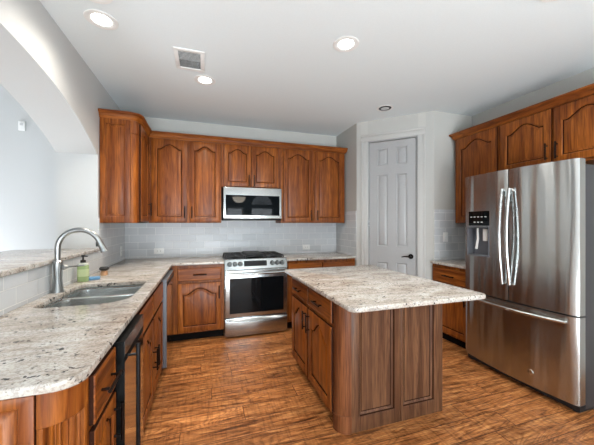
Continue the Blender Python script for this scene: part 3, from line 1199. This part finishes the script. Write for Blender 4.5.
# cooktop
MB().box(-hw + .01, hw - .01, .07, .60, .905, .928, .004).build('cooktop', M['black'], t)
for bx, by, br in ((-.25, .20, .045), (-.25, .46, .036), (0, .33, .05), (.25, .20, .045), (.25, .46, .034)):
    MB().lathe([(br + .012, .0), (br + .012, .006), (br, .008), (br, .016), (br * .8, .019), (.001, .019)], (bx, by, .928), 'Z', 20).build('burner', M['iron'], t)
for gx0, gx1 in ((-.365, -.130), (-.122, .122), (.130, .365)):
    g = MB()
    gz = .962
    g.box(gx0, gx1, .085, .099, gz - .012, gz, .003).box(gx0, gx1, .566, .580, gz - .012, gz, .003)
    g.box(gx0, gx0 + .014, .085, .580, gz - .012, gz, .003).box(gx1 - .014, gx1, .085, .580, gz - .012, gz, .003)
    cx = (gx0 + gx1) / 2
    g.box(cx - .006, cx + .006, .099, .566, gz - .012, gz + .002, .002)
    for yy in (.20, .33, .46):
        g.box(gx0 + .014, gx1 - .014, yy - .006, yy + .006, gz - .012, gz + .002, .002)
    for xx in (gx0 + .007, gx1 - .007):
        for yy in (.092, .573):
            g.box(xx - .007, xx + .007, yy - .007, yy + .007, .928, gz - .01, .002)
    g.build('grate', M['iron'], t)
MB().box(-.112, .112, .11, .555, .9655, .978, .004).build('griddle', M['iron'], t)

# ================================================================== microwave
t = thing('microwave', 'stainless steel over-the-range microwave with black window', 'microwave', ((.224 + .984) / 2, 3.725, 1.405))
hw = .379
MB().box(-hw, hw, .022, YK - 3.725 - .012, 0, .425, .003).build('microwave_body', M['black_matte'], t)
d = MB().box(-hw, hw, -.004, .020, .022, .423, .005, 3).build('door', M['steel'], t)
MB().box(-hw + .030, hw - .030, -.0065, -.003, .062, .322, .001, 1).build('door_window', M['glass_black'], d)
MB().box(-hw + .004, hw - .004, .0, .021, .0, .020, .002).build('vent_grille', M['black'], t)

# ================================================================== refrigerator
YC, FW = 1.790, .935
t = thing('refrigerator', 'stainless steel french-door refrigerator with ice and water dispenser', 'refrigerator', (2.525, YC, 0), RZ)
hw = FW / 2
BU = .042


def fy(x):     # curved front: local y for local x
    return -BU * (1 - (x / hw) ** 2) - .002


def front_prism(mbx, x0, x1, z0, z1, yb=.072, n=14, bev=.0, rl=0.0, rr=0.0, off=0.0):
    pts = []
    for i in range(n + 1):
        x = x0 + (x1 - x0) * i / n
        y = fy(x) - off
        dl, dr_ = x - x0, x1 - x
        if rl and dl < rl: y += rl - math.sqrt(max(0, rl * rl - (rl - dl) ** 2))
        if rr and dr_ < rr: y += rr - math.sqrt(max(0, rr * rr - (rr - dr_) ** 2))
        pts.append((x, y))
    pts += [(x1, yb), (x0, yb)]
    mbx.prism(pts, z0, z1, bev=bev, seg=2)
    return mbx


MB().box(-hw + .005, hw - .005, .085, .695, .03, 1.795, .006).build('refrigerator_case', M['fridge_side'], t)
MB().box(-hw + .01, hw - .01, .03, .62, .012, .05).build('base_grille', M['black_matte'], t, smooth=False)
for sx in (-1, 1):
    MB().lathe([(.022, 0), (.022, .012), (.012, .014), (.012, .03)], (sx * (hw - .045), .06, 0), 'Z', 12).build('foot', M['black_matte'], t)
ZS = .705
# dispenser opening, local x = YC - Y
ox0, ox1, oz0, oz1 = YC - 2.200, YC - 1.966, 1.055, 1.335
ld = MB()
front_prism(ld, -hw, ox0, ZS, 1.832, n=6, rl=.012)
front_prism(ld, ox1, -.004, ZS, 1.832, n=10, rr=.006)
front_prism(ld, ox0, ox1, ZS, oz0, n=6)
front_prism(ld, ox0, ox1, oz1, 1.832, n=6)
ld.box(ox0, ox1, .060, .072, oz0, oz1)
bmesh.ops.remove_doubles(ld.bm, verts=ld.bm.verts, dist=1e-5)
ld = ld.build('door', M['steel_fridge'], t)
rd = MB()
front_prism(rd, .004, hw, ZS, 1.832, n=18, rl=.006, rr=.012)
rd = rd.build('door', M['steel_fridge'], t)
fz = MB()
front_prism(fz, -hw, hw, .066, ZS - .012, n=36, rl=.012, rr=.012)
fz = fz.build('freezer_drawer', M['steel_fridge'], t)
MB().box(-hw + .004, hw - .004, .0, .07, ZS - .012, ZS).build('door_gasket', M['black_matte'], t, smooth=False)
cp = MB()
front_prism(cp, ox0, ox1, 1.345, 1.482, yb=-.0, n=6, off=.004)
cp = cp.build('dispenser_controls', M['glass_black'], ld)
for r_ in range(2):
    for c_ in range(5):
        if r_ == 0 and c_ in (0, 4): continue
        xx = ox0 + .035 + c_ * .041
        MB().box(xx - .010, xx + .010, fy(xx) - .0052, fy(xx) - .0035, 1.375 + r_ * .05, 1.381 + r_ * .05).build('button_mark', M['white_plastic'], ld, smooth=False)
rc = MB()
rc.box(ox0, ox0 + .006, -.038, .060, oz0, oz1).box(ox1 - .006, ox1, -.044, .060, oz0, oz1)
rc.box(ox0 + .006, ox1 - .006, .050, .060, oz0, oz1).box(ox0 + .006, ox1 - .006, -.038, .050, oz1 - .008, oz1)
rc.box(ox0 + .006, ox1 - .006, -.036, .050, oz0, oz0 + .010)
rc.build('dispenser_recess', M['grey_metal'], ld)
bz = MB()
front_prism(bz, ox0 - .004, ox1 + .004, oz1 + .0, oz1 + .010, yb=0, n=6, off=.003)
bz.build('dispenser_bezel', M['steel'], ld)
MB().tube([(ox0 + .085, -.0, 1.32), (ox0 + .085, .004, 1.22), (ox0 + .070, .0, 1.12)], [.008, .010, .012], 8).build('water_paddle', M['white_plastic'], ld)
MB().box(ox1 - .10, ox1 - .055, .005, .016, 1.20, 1.315, .004).build('ice_paddle', M['white_plastic'], ld)


def bow_handle(parent, x, z0, z1, bow):
    m = MB()
    n = 20
    y0 = fy(x)
    pts = []
    for i in range(n + 1):
        u = i / n
        pts.append((x, y0 - .022 - bow * math.sin(PI * u), z0 + (z1 - z0) * u))
    m.tube(pts, .0125, 12)
    for z in (z0 + .012, z1 - .012):
        m.tube([(x, y0 + .002, z), (x, y0 - .026, z)], .011, 10)
    return m.build('handle', M['chrome_soft'], parent)


M['chrome_soft'] = steel('satin_handle_steel', 0.62, 0.26, (4, 4, 4), aniso=0.0)
bow_handle(ld, -.036, .845, 1.665, .036)
bow_handle(rd, .026, .845, 1.665, .036)
m = MB()
pts = []
n = 24
for i in range(n + 1):
    u = -1 + 2 * i / n
    x = u * (hw - .06)
    pts.append((x, fy(x) - .024 - .030 * (1 - u * u), .648))
m.tube(pts, .0125, 12)
for sx in (-1, 1):
    x = sx * (hw - .075)
    m.tube([(x, fy(x) + .002, .648), (x, fy(x) - .030, .648)], .011, 10)
m.build('handle', M['chrome_soft'], fz)
bx = .175
b = MB().lathe([(.022, 0), (.022, -.003), (.019, -.005), (.0005, -.005)], (bx, fy(bx) + .001, .175), 'Y', 24).build('badge', M['chrome_soft'], fz)
b = MB()
yb_ = fy(bx) - .0055
b.tube([(bx - .008 + .007 * math.cos(a), yb_, .176 + .008 * math.sin(a)) for a in [PI * .3 + i * 1.5 * PI / 10 for i in range(11)]], .0016, 6)
b.tube([(bx + .007 + .006 * math.cos(a), yb_, .176 + .008 * math.sin(a)) for a in [PI * .3 + i * 1.4 * PI / 10 for i in range(11)]], .0016, 6)
b.build('badge_monogram', M['black'], fz)

# ================================================================== sink, faucet, things by the sink
t = thing('kitchen_sink', 'stainless steel undermount double sink in the left counter', 'sink', ((SX0 + SX1) / 2, (SY0 + SY1) / 2, CB))
cx, cy = (SX0 + SX1) / 2, (SY0 + SY1) / 2


def basin(pts, depth, zt):
    m = MB()
    n = len(pts)
    mx = sum(p[0] for p in pts) / n
    my = sum(p[1] for p in pts) / n
    tb = bmesh.new()
    rings = []
    for sc_, z in ((1.0, zt), (.985, zt - .02), (.95, zt - depth + .03), (.90, zt - depth + .006), (.80, zt - depth)):
        rings.append([tb.verts.new((mx + (p[0] - mx) * sc_, my + (p[1] - my) * sc_, z)) for p in pts])
    for sc_, z in ((.82, zt - depth - .004), (.955, zt - depth + .01), (1.0, zt - depth + .04), (1.015, zt - .02), (1.02, zt)):
        rings.append([tb.verts.new((mx + (p[0] - mx) * sc_, my + (p[1] - my) * sc_, z)) for p in pts])
    for a, b_ in zip(rings[:5], rings[1:5]):
        for j in range(n):
            tb.faces.new((a[j], a[(j + 1) % n], b_[(j + 1) % n], b_[j]))
    tb.faces.new(rings[4])
    for a, b_ in zip(rings[5:], rings[6:]):
        for j in range(n):
            tb.faces.new((a[j], a[(j + 1) % n], b_[(j + 1) % n], b_[j]))
    tb.faces.new(rings[5])
    for j in range(n):
        tb.faces.new((rings[0][j], rings[0][(j + 1) % n], rings[9][(j + 1) % n], rings[9][j]))
    return m._merge(tb)


hx_, hy_ = (SX1 - SX0) / 2 - .004, (SY1 - SY0) / 2 - .004
div = .035
basin(rrect(-hx_, hx_, -hy_, div - .012, [.06, .15, .05, .06], 6), .20, -.012).build('basin', M['steel_sink'], t)
basin(rrect(-hx_, hx_, div + .012, hy_, [.05, .05, .05, .07], 6), .20, -.012).build('basin', M['steel_sink'], t)
MB().prism(rrect(-hx_ - .02, hx_ + .02, -hy_ - .02, hy_ + .02, .08, 6), -.008, -.001,
           holes=[rrect(-hx_, hx_, -hy_, hy_, [.06, .15, .05, .07], 6)[::-1]]).build('rim', M['steel_bright'], t)
MB().box(-hx_ + .004, hx_ - .004, div - .014, div + .014, -.024, -.006, .004).build('divider', M['steel_bright'], t)
for yy in ((-hy_ + div) / 2, (hy_ + div) / 2):
    MB().lathe([(.042, 0), (.040, .004), (.030, .002), (.0005, .001)], (0, yy, -.211), 'Z', 20).build('drain', M['chrome'], t)

FXc, FYc = -.922, 2.285
t = thing('faucet', 'brushed nickel gooseneck kitchen faucet standing behind the sink', 'faucet', (FXc, FYc, .914), math.radians(0))
m = MB()
m.lathe([(.036, 0), (.036, .006), (.031, .02), (.026, .05), (.0235, .09), (.025, .14), (.029, .185), (.029, .200), (.024, .206), (.019, .212)], n=24)
for k_ in range(8):
    a = 2 * PI * k_ / 8
    m.tube([(.030 * math.cos(a), .030 * math.sin(a), .02), (.0225 * math.cos(a), .0225 * math.sin(a), .09), (.028 * math.cos(a), .028 * math.sin(a), .185)], .004, 6)
m.build('faucet_base', M['nickel'], t)
RR = .122
pts = [(0, 0, .20), (0, 0, .25), (0, 0, .288)]
for i in range(1, 15):
    a = PI - i * (PI * .90) / 14
    pts.append((RR + RR * math.cos(a), 0, 0.288 + RR * math.sin(a)))
m = MB().tube(pts, .0165, 16).build('spout', M['nickel'], t)
e0 = Vector(pts[-1])
dr_ = (Vector(pts[-1]) - Vector(pts[-2])).normalized()
m = MB().tube([e0 - dr_ * .005, e0 + dr_ * .012, e0 + dr_ * .05, e0 + dr_ * .072], [.018, .0185, .020, .023], 16)
m.build('spray_head', M['nickel'], t)
MB().box(e0.x - .020, e0.x - .010, -.008, .008, e0.z - .03, e0.z - .0).build('spray_button', M['black_matte'], t)
m = MB().lathe([(.0005, .024), (.016, .024), (.020, .030), (.020, .042), (.012, .052), (.007, .058)], (0, 0, .165), 'X', 16, caps=True)
m.tube([(.05, 0, .165), (.10, 0, .167), (.150, 0, .170)], [.006, .0045, .0045], 8)
m.build('lever', M['nickel'], t)

t = thing('soap_bottle', 'green liquid soap bottle with white label and black pump behind the sink', 'soap bottle', (-.900, 2.64, .914))
MB().prism(rrect(-.036, .036, -.026, .026, .018, 5), 0, .128, bev=.006).build('bottle', M['soap'], t)
MB().prism(rrect(-.034, .034, -.024, .024, .017, 5), .128, .142, bev=.004).lathe([(.016, .140), (.014, .150)], n=16).build('shoulder', M['paper'], t)
MB().prism(rrect(-.037, .037, -.027, .027, .018, 5), .042, .098).build('label_band', M['label_green'], t)
MB().lathe([(.018, .148), (.018, .166), (.009, .170), (.006, .172), (.006, .192), (.012, .194), (.012, .205), (.003, .208)], n=16).tube([(0, 0, .199), (.034, -.012, .197)], [.006, .004], 8).build('pump', M['black_matte'], t)
t = tag(MB().prism(rrect(-.040, .040, -.028, .028, .018, 5), 0, .022, bev=.006).build('sponge', M['sponge']), 'blue sponge on the counter beside the soap bottle', 'sponge')
t.location = (-.845, 2.70, .9145)
t.rotation_euler = (0, 0, .3)
t = thing('dish_brush', 'small dish brush with black top and tan bamboo base behind the sink', 'dish brush', (-.835, 2.905, .9145))
MB().lathe([(.026, 0), (.028, .012), (.026, .032), (.018, .040), (.0005, .041)], n=18).build('brush_block', M['cork'], t)
MB().lathe([(.014, .038), (.034, .048), (.038, .060), (.030, .072), (.0005, .074)], n=18).build('brush_knob', M['black_matte'], t)


# ================================================================== small wall and ceiling things
def plate(name, label, cat, loc, rz, kind, group=None, wd=.075, ht=.118):
    t = thing(name, label, cat, loc, rz, group)
    MB().box(-wd / 2, wd / 2, -.007, -.0005, -ht / 2, ht / 2, .003).build('cover_plate', M['white_plastic'], t)
    if kind == 'outlet':
        for s in (-1, 1):
            k = MB().box(-.016, .016, -.0085, -.006, s * .020 - .013, s * .020 + .013, .002).build('receptacle', M['white_plastic'], t)
            MB().box(-.008, -.005, -.0088, -.0080, s * .020 - .004, s * .020 + .007).box(.004, .007, -.0088, -.0080, s * .020 - .004, s * .020 + .007).build('slot', M['dark_slot'], k, smooth=False)
    elif kind == 'outlet_h':
        for s in (-1, 1):
            k = MB().box(s * .020 - .013, s * .020 + .013, -.0085, -.006, -.016, .016, .002).build('receptacle', M['white_plastic'], t)
            MB().box(s * .020 - .004, s * .020 + .007, -.0088, -.0080, -.008, -.005).box(s * .020 - .004, s * .020 + .007, -.0088, -.0080, .004, .007).build('slot', M['dark_slot'], k, smooth=False)
    else:
        MB().box(-.016, .016, -.010, -.006, -.033, .033, .002).build('rocker', M['white_plastic'], t)
    return t


plate('wall_outlet', 'white horizontal outlet on the tile left of the range', 'outlet', (-.568, YK - TH, 1.003), 0, 'outlet_h', wd=.118, ht=.075)
plate('wall_outlet', 'white horizontal outlet on the tile right of the range', 'outlet', (1.479, YK - TH, 1.003), 0, 'outlet_h', wd=.118, ht=.075)
plate('wall_outlet', 'white outlet on the side tile in the back left corner', 'outlet', (XL + TH, 3.95, 1.03), PI / 2, 'outlet')
plate('light_switch', 'white light switch on the tile above the small right counter', 'light switch', (2.835, 2.825 - TH, 1.197), 0, 'switch')
t = thing('thermostat', 'small white thermostat on the pale wall seen through the arch', 'thermostat', (-2.23, YD, 2.615))
MB().box(-.035, .035, -.022, -.0005, -.06, .06, .004).build('thermostat_case', M['white_plastic'], t)
MB().box(-.018, .018, -.0235, -.0215, .005, .035, .001, 1).build('thermostat_screen', M['lamp_off'], t)


def can_light(x, y, lit, label, r=.085, group=None):
    t = thing('recessed_light', label, 'ceiling light', (x, y, CEIL), 0, group)
    MB().lathe([(r + .014, -.001), (r + .013, -.005), (r + .004, -.007), (r - .016, -.004), (r - .026, -.001)], n=32, caps=False).build('trim_ring', M['white_plastic'], t)
    if lit:
        MB().lathe([(r - .026, -.0015), (r - .030, -.006), (.001, -.008)], n=32, caps=False).build('diffuser', M['lamp_on'], t)
        l = bpy.data.lights.new('lamp_glow', 'SPOT')
        l.energy = LAMP * (0.42 if x < -.5 else 1.6 if y > 2.5 else 1.0)
        l.spot_size = math.radians(150)
        l.spot_blend = 1.0
        l.shadow_soft_size = .09
        l.color = (1.0, 0.88, 0.72) if y > 2.5 else (1.0, 0.93, 0.84)
        o = bpy.data.objects.new('lamp_glow', l)
        o.location = (0, 0, -.03)
        o.parent = t
        COL.objects.link(o)
    else:
        MB().lathe([(r - .012, -.0050), (r - .018, -.0080), (r - .038, -.0075)], n=32, caps=False).build('baffle', M['black'], t)
        MB().lathe([(r - .038, -.0080), (r - .044, -.0105), (.001, -.0115)], n=32, caps=False).build('lens', M['lamp_off'], t)
    return t


LAMP = 62
can_light(-.662, 2.250, True, 'lit recessed ceiling light nearest the arch, above the sink')
can_light(-.625, 1.985, True, 'lit recessed ceiling light cut off by the top edge near the arch')
can_light(.005, 2.895, True, 'lit recessed ceiling light beside the square ceiling vent')
can_light(1.033, 1.980, True, 'lit recessed ceiling light above the island')
can_light(2.051, 2.939, False, 'unlit recessed light with black baffle before the pantry door')
can_light(1.985, 1.125, True, 'lit recessed ceiling light at the top edge before the refrigerator')

t = thing('ceiling_vent', 'white ceiling air vent with dark louvres', 'vent', (-.117, 2.575, CEIL))
m = MB()
a, b = .118, .160
m.box(-a, a, -b, -b + .034, -.010, -.0005, .003).box(-a, a, b - .034, b, -.010, -.0005, .003)
m.box(-a, -a + .034, -b + .034, b - .034, -.010, -.0005, .003).box(a - .034, a, -b + .034, b - .034, -.010, -.0005, .003)
m.build('vent_frame', M['white_plastic'], t)
MB().box(-a + .034, a - .034, -b + .034, b - .034, -.002, -.0005).build('vent_backing', M['dark_slot'], t, smooth=False)
for i in range(14):
    y = -b + .046 + i * .0176
    mt = Matrix.Translation((0, y, -.006)) @ Matrix.Rotation(math.radians(50 if i < 7 else 30), 4, 'X')
    MB().box(-a + .036, a - .036, -.006, .006, -.0006, .0006, mat=mt).build('slat', M['white_plastic'], t, smooth=False)

# bowl pendant of the breakfast table, behind the camera (it shows in the microwave glass)
t = thing('pendant_light', 'lit white glass bowl pendant hanging in the breakfast area', 'pendant light', (1.01, -1.5, CEIL))
MB().lathe([(.06, -.001), (.058, -.02), (.02, -.035), (.001, -.036)], n=20).tube([(0, 0, -.03), (0, 0, -.56)], .008, 8).build('pendant_stem', M['bronze'], t)
MB().lathe([(.001, -.75), (.09, -.735), (.16, -.68), (.205, -.58), (.198, -.58), (.15, -.67), (.08, -.722), (.001, -.735)], n=32, caps=False).build('bowl_shade', M['bowl_glow'], t)

# repeats of a kind share a group
GROUPS = {'recessed_light': 'recessed ceiling lights', 'wall_cabinet': 'stained wooden wall cabinets',
          'base_cabinet': 'stained wooden base cabinets', 'wall_outlet': 'white outlets on the tile',
          'countertop': 'granite countertops', 'crown_molding': 'crown moldings on the cabinets'}
for o in list(bpy.data.objects):
    k = o.name.split('.')[0]
    if o.parent is None and k in GROUPS:
        o['group'] = GROUPS[k]
